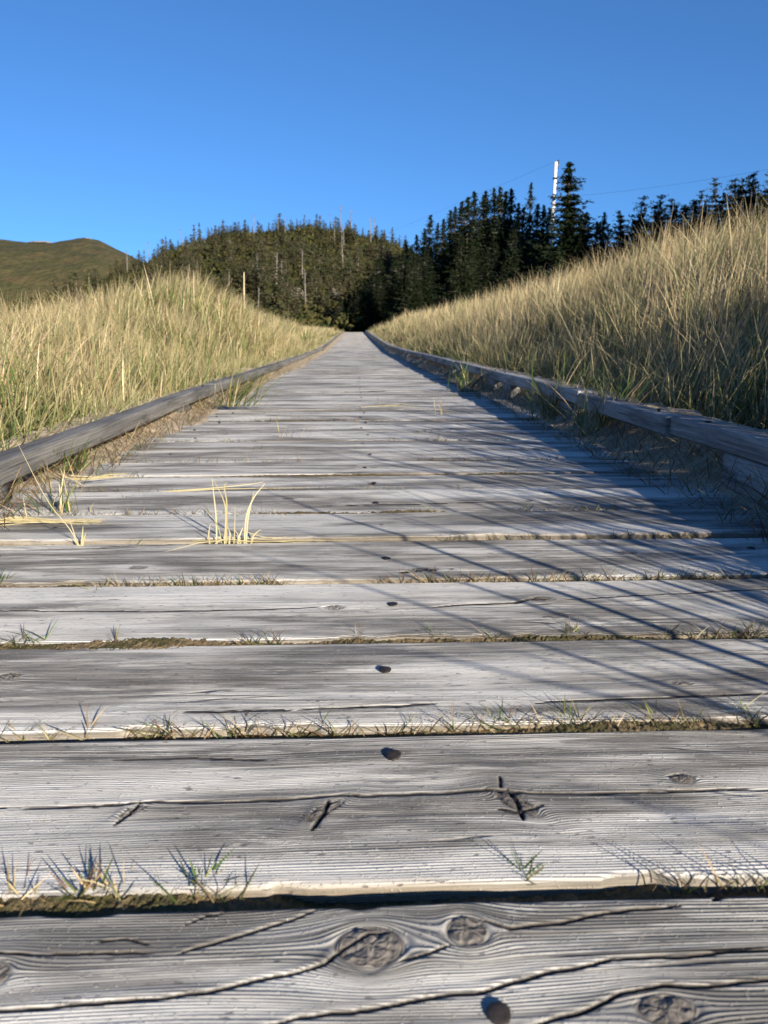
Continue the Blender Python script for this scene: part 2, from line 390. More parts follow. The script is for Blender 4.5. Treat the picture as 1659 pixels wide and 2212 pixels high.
def plank_arrays(k, seed, dx_fine, half, dv, dx_c):
    y0 = S0 + (k-1)*PITCHW + GAP*.5; w = PITCHW-GAP
    if k == 0: w -= .006
    if k == 1: y0 += .002; w -= .002
    y0 += .0015*math.sin(k*5.1); w += .0015*math.sin(k*3.7+1)
    zc = float(deckz(y0+w/2))
    xl = XL+.02*math.sin(k*12.9); xr = XR+.02*math.sin(k*7.3)
    if half < .7:
        x = np.concatenate([np.arange(xl, -half, dx_c), np.arange(-half, half, dx_fine), np.arange(half, xr, dx_c), [xr]])
    else: x = np.arange(xl, xr+1e-6, dx_fine)
    nv = max(4, int(w/dv)); r = .004
    prof = [(0, -.038), (0, -.022), (0, -.012), (0, -.006), (.0003, -.0035), (.0011, -.0016), (.0022, -.0006)]
    prof += [(r+(w-2*r)*i/nv, 0) for i in range(nv+1)]
    prof += [(w-a, b) for a, b in reversed(prof[:7])]
    prof = np.array(prof)
    X, PV = np.meshgrid(x, prof[:, 0], indexing='ij'); PZ = np.broadcast_to(prof[:, 1], X.shape)
    v = PV/w
    ef = .0018*fbm(x*9, x*0, 100+k, 4) - .0045*np.clip(fbm(x*24, x*0+3, 300+k, 4)-.12, 0, 1)*3
    eb = .0018*fbm(x*9, x*0, 200+k, 4) + .0022*np.clip(fbm(x*22, x*0+5, 400+k, 3)-.25, 0, 1)*3
    YY = y0+PV + (1-v)**6*ef[:, None]*-1 - v**6*eb[:, None]
    ckl = CR.get(k, []); knl = KN.get(k)
    if knl is None:
        rr = random.Random(k*31+5); knl = [(rr.uniform(-.6, .6), y0+rr.uniform(.03, .13), rr.uniform(.004, .009), rr.uniform(1.3, 2), 1, 0) for _ in range(rr.choice([0, 1, 1, 2, 3]))] if k < 60 else []
    else: knl = [q for q in knl]
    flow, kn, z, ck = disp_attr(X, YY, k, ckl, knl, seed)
    top = sstep(-.0045, -.0002, PZ)
    cup = .0012*((v-.5)*2)**2*math.sin(k*1.7)
    rk = math.sin(k*91.7)*43758.5; rk = rk-math.floor(rk)
    tilt = (.0022 if k < 4 else .0050)*math.sin(k*2.3)*(v-.5) + (.0012*math.sin(k*4.9) if k < 4 else .0055*(rk-.5))
    ZZ = zc + PZ + top*(z+cup) + tilt + .0015*fbm(X*1.3, X*0+k, 500, 2)
    edge = np.clip(sstep(.06, 0, v)*sstep(.35, .8, vn(X*7+k*5, v*0, 77))*.8 + (PZ < -.003)*.5*vn(X*15+k*3, PZ*200, 78), 0, 1)
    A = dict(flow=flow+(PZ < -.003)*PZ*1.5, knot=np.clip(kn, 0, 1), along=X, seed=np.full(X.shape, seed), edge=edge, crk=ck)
    return np.stack([X, YY, ZZ], -1).reshape(-1, 3), gridF(len(x), len(prof)), {a: b.ravel() for a, b in A.items()}, zc

NPL = int(47/PITCHW)
def nail_arrays(x, y, z, r=.0052, rise=.0016, tilt=(0, 0)):
    n = 14; V = []; prof = [(.45, -.004), (.55, rise*.2), (1.0, rise*.25), (1.03, rise*.6), (.9, rise*.95), (.5, rise*1.3), (.05, rise*1.4)]
    for (rr, h) in prof:
        for k in range(n):
            a = 2*pi*k/n; wob = 1+.07*sin(3*a+x*500)
            V.append((rr*r*wob*cos(a), rr*r*wob*sin(a), h+(rr*r*cos(a)*tilt[0]+rr*r*sin(a)*tilt[1])))
    F = [(i*n+k, i*n+(k+1) % n, (i+1)*n+(k+1) % n, (i+1)*n+k) for i in range(len(prof)-1) for k in range(n)]
    return np.array(V)+np.array([x, y, z]), np.array(F)
NAILPX = {0: [(1078, 2196)], 1: [(850, 1634)], 2: [(832, 1449)], 3: [(848, 1307)], 4: [(835, 1208)], 5: [(822, 1138)], 6: [(812, 1088)]}
rest = Acc()
plank_labels = {0: 'nearest plank, with two round knots and long open cracks', 1: 'second plank, with one long crack and three slanting split knots',
                2: 'third plank, smooth grey with dark streaks', 3: 'fourth plank, with a dark open split at its middle'}
for k in range(-1, NPL):
    sd = (k*0.6180339) % 1 + .01*k
    if k == 0: a = (.0009, .29, .0008, .012)
    elif k == 1: a = (.0013, .36, .0012, .012)
    elif k in (2, 3): a = (.0018, .50, .0016, .012)
    elif 4 <= k < 9: a = (.004, .9, .004, .01)
    elif k < 30: a = (.012, .9, .012, .01)
    else: a = (.05, .9, .03, .01)
    V, F, A, zc = plank_arrays(k, sd, *a)
    if k < 99:
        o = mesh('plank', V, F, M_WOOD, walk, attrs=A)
        if k in plank_labels: o['label'] = plank_labels[k]
        if 0 <= k < 45:
            yb = S0+(k-.5)*PITCHW
            spots = [P2(*q) for q in NAILPX.get(k, [])] or [(.028+.008*math.sin(k*3), yb+.02*math.sin(k*7))]
            if k > 1:
                if vn(k*3.3, 1., 5) > .55: spots.append((.56+.03*math.sin(k), yb+.03*math.sin(k*2)))
                if vn(k*3.3, 9., 5) > .55: spots.append((-.46+.02*math.sin(k*3), yb+.03*math.sin(k*5)))
            for j, (nx_, ny_) in enumerate(spots):
                nv_, nf_ = nail_arrays(nx_, ny_, zc+.0006, .0054 if k < 8 else .0040, .0014, (.12*math.sin(k*3+j), .15+.1*math.cos(k)))
                mesh('nail', nv_, nf_, M_NAIL, o)
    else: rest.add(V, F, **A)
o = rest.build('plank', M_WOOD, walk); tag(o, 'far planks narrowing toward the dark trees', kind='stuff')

# kerb rails ---------------------------------------------------------
def beam(y0, y1, xin, wid, zb, h, seed, side, skew=0, lift=(0, 0), step=.02):
    """square timber: inner face at xin, running along y; side=-1 left, +1 right"""
    n = max(4, int((y1-y0)/step)); y = np.linspace(y0, y1, n)
    y = np.concatenate([[y0, y0], y, [y1, y1]])
    r = .005; inset = np.ones(len(y)); inset[0] = 0.02; inset[1] = .93; inset[-1] = .02; inset[-2] = .93
    prof = [(0, r), (0, h*.33), (0, h*.66), (0, h-r), (.0012, h-.0012), (r, h), (wid*.33, h), (wid*.66, h), (wid-r, h), (wid-.0012, h-.0012), (wid, h-r), (wid, h*.5), (wid, r), (wid-r, 0), (wid*.5, 0), (r, 0), (0, r)]
    prof = np.array(prof); Yg, A = np.meshgrid(y, prof[:, 0], indexing='ij'); Zg = np.broadcast_to(prof[:, 1], Yg.shape)
    q = (Yg-y0)/(y1-y0); ins = inset[:, None]
    aa = wid/2+(A-wid/2)*ins; zz = h/2+(Zg-h/2)*ins
    nz = .003*fbm(Yg*2.2+seed*9, A*0+seed, 600, 3)
    Xg = xin+side*aa + skew*q*(1) + nz*side
    Z = deckz(Yg)+zb+zz+.0025*fbm(Yg*1.9+seed, A*0, 610, 3)+lift[0]*(1-q)+lift[1]*q
    per = np.cumsum(np.concatenate([[0], np.hypot(*np.diff(prof, axis=0).T)]))
    fl = np.broadcast_to(per, Yg.shape) + .010*fbm(Yg*2+seed*5, per*12+seed, 620, 2)
    V = np.stack([Xg, Yg, Z], -1).reshape(-1, 3); F = gridF(len(y), len(prof))
    return V, F, dict(flow=fl.ravel(), knot=np.clip((vn(Yg*4+seed*9, per*20, 630)-.86)*6, 0, .8).ravel(), along=Yg.ravel(), seed=np.full(Yg.size, seed), edge=np.zeros(Yg.size))
def rails(side, segs, xin, zb, h, wid, mat, blocks, labels):
    first = None
    for i, (a, b) in enumerate(segs):
        V, F, A = beam(a, b, xin+.004*math.sin(i*4+side), wid, zb, h, i*.37+side*.2+3, side, skew=.004*math.sin(i*2.2), lift=(.003*math.sin(i*3+side), .003*math.sin(i*5)))
        o = mesh('kerb_rail', V, F, mat, walk, attrs=A)
        if i in labels: o['label'] = labels[i]
        for (c, d) in blocks:
            if a <= c < b:
                V, F, A = beam(c, d, xin+side*.006, wid-.014, -.002, zb+.001, c, side, step=.04)
                mesh('spacer_block', V, F, mat, o, attrs=A)
        # bolt heads on top near the ends
        if a < 12:
            for yy in (a+.12, b-.12):
                V, F = nail_arrays(xin+side*wid*.5, yy, float(deckz(yy))+zb+h+.0005, .007, .002)
                mesh('nail', V, F, M_NAIL, o)
HL = .042
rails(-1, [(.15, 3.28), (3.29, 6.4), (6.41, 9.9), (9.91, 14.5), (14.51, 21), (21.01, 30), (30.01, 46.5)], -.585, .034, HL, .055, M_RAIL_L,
      [(.9, 1.32), (2.65, 2.82), (3.3, 3.5), (4.6, 4.8), (5.9, 6.1), (7.4, 7.6), (9, 9.2), (12, 12.3)],
      {0: 'dark grey nearest length of the left kerb'})
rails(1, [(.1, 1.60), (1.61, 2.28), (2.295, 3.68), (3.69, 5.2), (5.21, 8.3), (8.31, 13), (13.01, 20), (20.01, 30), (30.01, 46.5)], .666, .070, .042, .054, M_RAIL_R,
      [(.5, 1.36), (2.36, 2.5), (3.3, 3.5), (3.72, 3.9), (5.0, 5.15), (5.3, 5.5), (7.5, 7.8), (10, 10.3)],
      {0: 'pale grey nearest length of the right kerb'})

# joists below the boards: they close the gaps from beneath
for xj in (-.5, .03, .6):
    ya = np.linspace(.0, 47, 200); wj = .019
    V = []; 
    for yy in ya:
        z = float(deckz(yy))-.0395
        V += [(xj-wj, yy, z-.09), (xj-wj, yy, z), (xj+wj, yy, z), (xj+wj, yy, z-.09)]
    F = gridF(200, 4)
    nV = len(V); mesh('joist', V, F, M_RAIL_L, walk, attrs=dict(flow=np.array(V)[:, 0], knot=np.zeros(nV), along=np.array(V)[:, 1], seed=np.full(nV, .3), edge=np.zeros(nV)))

# debris in the gaps: sand, moss and litter just below the tops of the boards
deb = Acc()
for k in range(0, 110):
    yc = S0+k*PITCHW+.0015*math.sin(k*5.1)
    n = 1900 if k < 4 else 700 if k < 6 else (260 if k < 30 else 60); x = np.linspace(XL+.03, XR-.03, n); m = 12 if k < 4 else 7
    v = np.linspace(-.013, .012, m) if k < 40 else np.linspace(-.012, .012, m)
    Xd, Vd = np.meshgrid(x, v, indexing='ij')
    lev = (-.0080 if k == 0 else -.0046 if k == 1 else -.0036)+(.0042 if k < 2 else .0034)*np.clip(fbm(x*5, x*0+k, 700, 3)*1.8, -1, 1)
    if k == 0: lev = lev-.004*sstep(-.05, .12, x)+.004*sstep(-.02, -.12, x)
    Z = deckz(Xd*0+yc)+lev[:, None]+.0016*fbm(Xd*210, Vd*210+k, 710, 3)+.0022*fbm(Xd*620, Vd*620+k, 711, 2)
    deb.add(np.stack([Xd, yc+Vd, Z], -1).reshape(-1, 3), gridF(n, m))
o = deb.build('moss', M_DEBRIS); tag(o, 'brown moss, sand and litter packed into the gaps between the planks', 'moss', kind='stuff')

# sand drifts along both kerbs ---------------------------------------
def drift(name, sgn, xo, xi_f, hf, y0, y1, step, nx, label):
    y = np.concatenate([np.arange(y0, 6, step), np.arange(6, y1, .1)]); q = np.linspace(0, 1, nx)
    Yd, Q = np.meshgrid(y, q, indexing='ij'); xi = xi_f(Yd)
    Xd = xo+(xi-xo)*Q
    hh = hf(Yd)*(1-sstep(.15, .95, Q))**1.1
    Z = deckz(Yd)+hh-.006*sstep(.8, 1, Q)-.004+.010*fbm(Xd*22, Yd*22, 720, 4)*(1-.5*Q)+.0018*fbm(Xd*110, Yd*110, 721, 3)
    o = mesh(name, np.stack([Xd, Yd, Z], -1).reshape(-1, 3), gridF(len(y), nx), M_SAND)
    return tag(o, kind='structure')
drift('sand', -1, -.80, lambda y: -.50+.06*fbm(y*1.6, y*0, 730, 3)+.035*sstep(1.5, 3, y)-.07*sstep(1.75, 1.25, y)+.05*sstep(4, 9, y),
      lambda y: .010+.034*sstep(1.25, 1.9, y)+.012*fbm(y*1.3, y*0, 731, 2)+.015*sstep(3, 6, y), .2, 46, .006, 60, '')
drift('sand', 1, .86, lambda y: .595-.05*fbm(y*1.4, y*0, 740, 3)+.03*sstep(1.8, 1.2, y)-.07*sstep(3, 8, y),
      lambda y: .094+.012*fbm(y*1.3, y*0, 741, 2), .2, 46, .008, 44, '')

# ------------------------------------------------------------------ grass
def blades(base, az, L, lean, curl, width, tint, seg=5, kink=None):
    """vectorised ribbon blades -> V, F, tint, hgt"""
    n = len(L); t = np.linspace(0, 1, seg+1)[None, :]
    L_ = L[:, None]; hor = L_*(lean[:, None]*t+curl[:, None]*t**2.2*.75)
    ver = L_*(t*np.sqrt(np.maximum(1-lean**2*.6, .15))[:, None]-curl[:, None]**2*.42*t**2.6)
    px = base[:, 0:1]+np.cos(az)[:, None]*hor; py = base[:, 1:2]+np.sin(az)[:, None]*hor; pz = base[:, 2:3]+ver
    wa = az+pi/2+rng.normal(0, .7, n); w = (width[:, None]*(.75+.6*t)*(1-t**2.2)+.0002)*.5
    wx = np.cos(wa)[:, None]*w; wy = np.sin(wa)[:, None]*w
    A = np.stack([px-wx, py-wy, pz], -1); B = np.stack([px+wx, py+wy, pz], -1)
    V = np.stack([A, B], 2).reshape(-1, 3)              # n, seg+1, 2
    i0 = (np.arange(n)*(seg+1)*2)[:, None]+np.arange(seg)[None, :]*2
    F = np.stack([i0, i0+1, i0+3, i0+2], -1).reshape(-1, 4)
    T = np.repeat(tint, (seg+1)*2, axis=0); Hh = np.tile(np.repeat(t[0], 2), n)
    return V, F, T, Hh
GREEN = np.array([.085, .14, .03]); OLIVE = np.array([.19, .20, .065]); STRAW = np.array([.44, .335, .17]); PALE = np.array([.58, .48, .29]); BROWN = np.array([.20, .11, .05])
def tints(n, wts):
    c = rng.choice(5, n, p=np.array(wts)/sum(wts)); pal = np.stack([GREEN, OLIVE, STRAW, PALE, BROWN])
    return pal[c]*rng.uniform(.38, 1.3, (n, 1))*rng.uniform(.93, 1.07, (n, 3))

def dune_grass(name, side, bands, label):
    acc = Acc()
    for (y0, y1, x0, x1, n, lmin, lmax, w, seg, ncl) in bands:
        # clump centres, blades spread out of them
        f = rng.uniform(0, 1, ncl); cy = y0+(y1-y0)*f; cx = rng.uniform(x0, x1, ncl)
        keep = (fbm(cx*1.1, cy*1.1, 800+side, 3) > -.22-.35*sstep(2, 7, cy)) ; cx = cx[keep]; cy = cy[keep]
        ci = rng.integers(0, len(cx), n); sp = (.055 if y1 > 1 else .022)+.02*(y0 > 6)+.05*(y0 > 14)
        loose = rng.uniform(0, 1, n) < (.25 if y1 > 1 else .1)
        bx = cx[ci]+rng.normal(0, sp, n)*np.where(loose, 4, 1); by = cy[ci]+rng.normal(0, sp, n)*np.where(loose, 4, 1)
        lim = (.70 if side < 0 else .82) - .09*sstep(4, 9, by)
        ok = (bx*side > lim); bx = bx[ok]; by = by[ok]; ci = ci[ok]; lim = lim[ok]; n2 = len(bx)
        ch = vn(cx[ci]*3.1, cy[ci]*3.1, 811)
        L = rng.uniform(lmin, lmax, n2)*(.65+.5*ch)
        d = np.abs(bx)-lim
        L *= (.80 if side < 0 else 1)*((.55 if y1 > 1 else .8)+(.45 if y1 > 1 else .2)*sstep(0, .75, d))                      # shorter at the kerb
        if side > 0 and y1 > 1: L *= .55+.45*sstep(.4, 1.5, by+.9*d)
        # outward lean from the clump centre plus a wind lean to the right
        ox = bx-cx[ci]; oy = by-cy[ci]; az = np.arctan2(oy, ox)+rng.normal(0, .6, n2)
        wind = rng.uniform(0, 1, n2) < .50; az = np.where(wind, rng.normal(.1, .7, n2), az)
        lean = np.abs(rng.normal(.12, .13, n2)); curl = np.abs(rng.normal(.38, .30, n2))
        curl = np.where(rng.uniform(0, 1, n2) < .12, rng.uniform(.7, 1.2, n2), curl)
        if name: pass
        gr = .20 + (.40 if side < 0 else .22)*(vn(bx*1.3, by*1.3, 820) > .5) + .7*np.exp(-d*(2.0 if side < 0 else 2.6))
        T = np.where((rng.uniform(0, 1, n2) < gr*.85)[:, None], tints(n2, [5, 5, .6, 0, 0]), tints(n2, [0, 2, 3.6, 2.4, 1.3]))
        z = G(bx, by)-.01
        V, F, T, Hh = blades(np.stack([bx, by, z], 1), az, L, lean, curl, w*rng.uniform(.6, 1.4, n2), T, seg)
        acc.add(V, F, tint=T, hgt=Hh)
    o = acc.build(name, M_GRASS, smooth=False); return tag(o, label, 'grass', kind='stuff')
_add = Acc.add
def add2(s, V, F, **a):
    V = np.asarray(V, float); s.V.append(V); s.F.append(np.asarray(F)+s.n); s.n += len(V)
    for k, v in a.items():
        v = np.asarray(v, float)
        s.A.setdefault(k, []).append(v if v.ndim and len(v) == len(V) else np.full(len(V), float(v)))
Acc.add = add2
dune_grass('dune_grass', -1, [
    (.9, 3.0, -2.6, -.68, 15000, .22, .56, .0033, 6, 330),
    (2.6, 6.5, -4.6, -.68, 30000, .26, .58, .0040, 5, 800),
    (6, 14, -7.5, -.68, 38000, .30, .58, .0058, 4, 1500),
    (13, 27, -11, -.68, 24000, .32, .58, .011, 3, 1400),
    (26, 50, -18, -.68, 20000, .34, .60, .019, 3, 1200)],
    'pale and green marram grass covering the low dune left of the boardwalk')
dune_grass('dune_grass', 1, [
    (-.1, .93, .80, 1.1, 420, .34, .60, .0055, 5, 22),
    (-.35, .95, .84, 1.6, 900, .50, .90, .0085, 5, 26),
    (1.0, 3.2, .82, 3.2, 17000, .26, .60, .0032, 6, 330),
    (2.8, 6.5, .82, 4.8, 32000, .30, .62, .0040, 5, 800),
    (6, 14, .82, 7.5, 40000, .36, .66, .0055, 4, 1500),
    (13, 27, .82, 11, 26000, .38, .68, .011, 3, 1400),
    (26, 50, .82, 18, 20000, .40, .70, .019, 3, 1200)],
    'tall golden marram grass rising over the steep dune bank right of the boardwalk')

# short litter blades on the dune floor near the walk, both sides
lit = Acc()
for side in (-1, 1):
    n = 9000; bx = side*(.70+.12*(side > 0)+np.abs(rng.normal(0, .6, n))); by = .6+np.abs(rng.normal(0, 4.5, n))
    T = tints(n, [1, 2, 4, 2, 3])
    V, F, T, Hh = blades(np.stack([bx, by, G(bx, by)-.002], 1), rng.uniform(0, 2*pi, n), rng.uniform(.05, .2, n), rng.uniform(.6, 1.0, n), rng.uniform(0, .5, n), rng.uniform(.002, .004, n), T, 3)
    lit.add(V, F, tint=T, hgt=Hh*.5)
for side, xa, xb, n in ((-1, .50, .66, 2600), (1, .55, .70, 3000)):       # litter lying on the sand drifts
    by = .9+np.abs(rng.normal(0, 3.5, n)); bx = side*rng.uniform(xa, xb, n)
    zl = deckz(by)+(.012+.10*(np.abs(bx)-.56) if side < 0 else .004+.35*(np.abs(bx)-.58)); T = tints(n, [.6, 1.5, 3, 1, 4])*.75
    V, F, T, Hh = blades(np.stack([bx, by, zl], 1), rng.uniform(0, 2*pi, n), rng.uniform(.015, .07, n), rng.uniform(.7, 1.0, n), rng.uniform(0, .4, n), rng.uniform(.0010, .0022, n), T, 3)
    lit.add(V, F, tint=T, hgt=Hh*.3)
o = lit.build('grass_litter', M_STRAW, smooth=False); tag(o, 'flattened dry grass litter on the sand between the standing grass', 'litter', kind='stuff')

# tiny dead blades caught in the gaps
nb = 12000; kk = np.clip((rng.exponential(9, nb)).astype(int), 0, 60); bx = rng.uniform(-.6, .6, nb)
ok = fbm(bx*5, kk*7.3, 900, 2) > .02; kk = kk[ok]; bx = bx[ok]
m = (kk > 1) | (rng.uniform(0, 1, len(kk)) < .4); kk = kk[m]; bx = bx[m]; kk = np.concatenate([kk, np.zeros(60, int), np.full(40, 1)]); bx = np.concatenate([bx, -.06-.24*rng.uniform(0, 1, 60), rng.choice([-.24, -.1, .12, .2, .3], 40)+rng.normal(0, .03, 40)]); n = len(kk)
by = S0+kk*PITCHW+rng.uniform(-.004, .005, n); T = tints(n, [1.5, 3, 3, 1, 3])*.75
V, F, T, Hh = blades(np.stack([bx, by, deckz(by)-.006], 1), rng.choice([0, pi], n)+rng.normal(0, .7, n), rng.uniform(.007, .024, n), rng.uniform(.3, .95, n), rng.uniform(0, .5, n), rng.uniform(.0006, .0013, n), T, 3)
o = mesh('grass_litter', V, F, M_STRAW, smooth=False, attrs=dict(tint=T, hgt=Hh)); tag(o, 'tiny dead grass blades caught in the gaps between planks', 'litter', kind='stuff')

# individual tufts -----------------------------------------------------
def tuft(label, px, py, n, hpx, spread, wts, width=.0014, name='grass_tuft', lean=.45, curl=.35, zoff=-.005, group=None, az=None, seg=5, mat=None, dz=0):
    c = deckpt(px, py, float(dz)); c[2] = float(deckz(c[1]))+dz
    if c[1] > 1.3: c = deckpt(px, py, float(deckz(c[1]))+dz)
    sc = np.linalg.norm(c-np.array([0, 0, H]))/1659
    h = hpx*sc
    L = rng.uniform(.45, 1.15, n)*h
    b = np.stack([rng.normal(0, spread*sc, n), rng.normal(0, .003, n), np.full(n, zoff)], 1)
    a = rng.uniform(0, 2*pi, n) if az is None else rng.normal(az, .5, n)
    V, F, T, Hh = blades(b, a, L, np.abs(rng.normal(lean, .22, n)), np.abs(rng.normal(curl, .25, n)), rng.uniform(.7, 1.4, n)*width, tints(n, wts), seg)
    o = mesh(name, V, F, mat or M_STRAW, smooth=False, attrs=dict(tint=T, hgt=Hh)); o.location = c
    tag(o, label, 'grass tuft', group or 'grass tufts rooted between the planks'); return o
DRY = [0, .6, 3, 3, .5]; MIX = [3, 2.5, 1.4, .8, 2]; GRN = [5, 2, .5, .2, 1]
T1 = 'in the gap behind the nearest plank'; T2 = 'in the second gap from the camera'; T3 = 'in the third gap from the camera'
for a in [
    ('bushy green and straw tuft at the left '+T1, 170, 1920, 24, 62, 60, MIX, .0019),
    ('small straw sprig '+T1+', right of the bushy tuft', 262, 1918, 8, 70, 18, DRY, .0016),
    ('splayed green tuft '+T1+', with a broad shadow', 425, 1900, 18, 60, 40, GRN, .0020),
    ('single thin green sprig '+T1+', furthest right', 1132, 1884, 12, 55, 22, GRN, .0016),
    ('low straw wisps hugging the nearest gap at the left picture edge', 40, 1925, 10, 60, 40, DRY, .0015),
    ('thin dark sprout at the left picture edge '+T2, 45, 1582, 7, 50, 10, MIX, .0012),
    ('upright straw sprout '+T2+', left part', 182, 1584, 6, 62, 6, DRY, .0024),
    ('fine sprout lying flat, second gap, left of the straw sprout', 110, 1584, 9, 45, 22, DRY, .0012),
    ('wide low green tuft in the second gap, left of the nail', 360, 1574, 16, 52, 45, MIX, .0016),
    ('green sprout pair in the second gap, between low tuft and nail', 510, 1572, 13, 55, 40, GRN, .0016),
    ('thin forked sprout, second gap, just right of the nail', 985, 1568, 9, 60, 16, MIX, .0013),
    ('tallest thin upright blade cluster '+T2, 1100, 1560, 18, 85, 42, MIX, .0013),
    ('dense tangled tuft '+T2+', right part', 1245, 1560, 22, 70, 42, MIX, .0015),
    ('short green sprout, second gap, right of tangled tuft', 1400, 1552, 12, 55, 40, GRN, .0016),
    ('dark green sprout '+T2+' near the right picture edge', 1612, 1545, 16, 62, 30, GRN, .0016),
    ('green leafy tuft at the left picture edge '+T3, 62, 1384, 16, 55, 40, GRN, .0018),
    ('small sprout '+T3+', left part', 243, 1382, 9, 42, 18, MIX, .0012),
    ('brown curled sprout '+T3+', beside the middle nail row', 775, 1370, 12, 36, 26, DRY, .0012),
    ('tiny forked sprout '+T3+', right of the middle', 932, 1368, 6, 40, 8, GRN, .0012),
    ('spiky upright sprout '+T3, 1062, 1370, 10, 50, 12, MIX, .0013),
    ('broad flat tuft '+T3+', right part', 1240, 1364, 26, 42, 44, MIX, .0014),
    ('low dark tuft, third gap, second from the right edge', 1440, 1362, 16, 36, 40, MIX, .0013),
    ('dry low tuft '+T3+' at the right picture edge', 1610, 1358, 20, 36, 45, DRY, .0013),
    ('spidery dark sprout in the fourth gap, left part', 225, 1268, 14, 42, 20, MIX, .0014),
    ('green sprout at the left picture edge in the fourth gap', 2, 1258, 10, 40, 12, GRN, .0018),
    ('long mossy mat of short blades in the fourth gap, left of the nail', 480, 1262, 70, 26, 80, MIX, .0012),
    ('tangle of dark blades in the fourth gap near the right picture edge', 1530, 1243, 30, 34, 45, MIX, .0013),
    ('small spiky green sprout in the fifth gap, right of the nail', 972, 1168, 12, 24, 14, GRN, .0012),
    ('tiny two-bladed sprout in the fifth gap beside the nail row', 895, 1168, 4, 26, 6, GRN, .0011),
    ('short dark sprout in the fifth gap left of the tall dry tuft', 292, 1180, 10, 28, 20, MIX, .0012),
    ('row of short dark blades in the sixth gap, left part', 560, 1117, 44, 22, 70, MIX, .0012),
    ('row of short dark blades in the sixth gap, right part', 1330, 1100, 44, 24, 90, MIX, .0012),
    ('low brown sprout row in the seventh gap toward the left sand drift', 280, 1076, 26, 20, 40, MIX, .0012),
    ('small upright sprouts in a gap halfway along the sunlit boards, right', 1140, 1025, 16, 22, 40, MIX, .0012),
    ]:
    tuft(a[0], a[1], a[2], int(a[3]*1.3) if a[3] < 30 else a[3], a[4]*.9, a[5]*(.35 if a[3] < 30 else .9), a[6], width=a[7]*.68, lean=.8, curl=.3)
# pale dry clump on the sunny boards, right of centre, further out
tuft('pale straw tuft on the sunlit boards where the kerb shadow begins', 958, 895, 9, 48, 8, DRY, .0020, lean=.25)
tuft('thin straw blades bent over the boards just left of the middle, far out', 610, 945, 10, 46, 26, DRY, .0018, lean=.7)
tuft('single curved straw blade standing on the boards far out, near the middle', 768, 915, 3, 44, 3, DRY, .0022, lean=.35)
tuft('little straw tuft far down the boards left of the shadow edge', 828, 872, 6, 34, 8, DRY, .0022, lean=.4)
# big clumps at the kerbs
tuft('green clump leaning over the boards at the joint of the left kerb', 505, 875, 110, 90, 26, [4, 4, 2, 1, 0], .0032, name='grass_clump', lean=.55, dz=.02, az=-.5)
tuft('green blades curling out from under the left kerb', 160, 1010, 40, 75, 24, GRN, .0026, name='grass_clump', lean=.65, dz=.02, az=-.6)
tuft('tall thin green clump beside the near end of the left kerb block', 128, 1106, 26, 92, 20, [4, 3, 2, 2, 0], .0019, name='grass_clump', lean=.22)
tuft('green clump growing against the right kerb, the further of two', 1205, 905, 80, 150, 24, [4, 4, 2, 1, 0], .0030, name='grass_clump', lean=.35)
tuft('green clump growing against the right kerb, the nearer of two', 1300, 945, 100, 165, 26, [4, 3, 2, 2, 0], .0030, name='grass_clump', lean=.35)
tuft('small dark clump in the shade below the right kerb, furthest of the three', 1010, 845, 50, 75, 16, GRN, .003, name='grass_clump', lean=.4)

for (px_, py_, n_, h_, lab) in (
    (40, 955, 46, 250, 'broad green blades crowding behind the left kerb at the picture edge'), (105, 925, 44, 230, 'tall green clump behind the left kerb, second from the picture edge'),
    (215, 895, 34, 190, 'green clump standing behind the left kerb, third from the picture edge'), (330, 858, 34, 150, 'bright green clump behind the left kerb, fourth from the picture edge'),
    (410, 838, 28, 120, 'small green clump behind the left kerb just before its joint'),
    (1640, 925, 46, 330, 'broad green blades behind the right kerb at the picture edge'), (1560, 905, 44, 300, 'tall green clump behind the right kerb, second from the picture edge'),
    (1450, 872, 40, 260, 'spread green clump behind the right kerb, third from the picture edge'), (1340, 842, 36, 220, 'green and straw clump behind the right kerb, fourth from the picture edge'),
    (1240, 815, 34, 190, 'green clump behind the further clump that grows against the right kerb'), (1120, 790, 30, 130, 'small bright green clump behind the right kerb, furthest of its row')):
    tuft(lab, px_, py_, n_, h_, 24, [4, 2.5, 1.5, .8, .3], width=.0036, name='grass_clump', lean=.25, curl=.35, group='green grass clumps behind the kerbs', seg=6, dz=.0, mat=M_GRASS)

def ribbons(name, label, cat, group, origin, curves, widths, cols, mat=M_STRAW):
    """hand-placed bent blades: curves are lists of 3-D offsets from origin"""
    acc = Acc()
    for cv, w, col in zip(curves, widths, cols):
        cv = np.asarray(cv, float); m = 14; s = np.linspace(0, 1, len(cv)); t = np.linspace(0, 1, m)
        p = np.stack([np.interp(t, s, cv[:, j]) for j in range(3)], 1)
        for _ in range(2): p[1:-1] = (p[:-2]+2*p[1:-1]+p[2:])/4
        d = np.gradient(p, axis=0); side = np.cross(d, [0.15, .9, .35]); side /= np.linalg.norm(side, axis=1)[:, None]+1e-9
        ww = (w*(1-t**2.5)*.5+.0002)[:, None]
        mid = p+np.cross(side, d/np.linalg.norm(d, axis=1)[:, None])*ww*.5
        V = np.stack([p-side*ww, mid, p+side*ww], 1).reshape(-1, 3)
        acc.add(V, gridF(m, 3), tint=np.tile(col, (len(V), 1)), hgt=np.repeat(t, 3))
    o = acc.build(name, mat, smooth=True); o.location = origin
    return tag(o, label, cat, group)
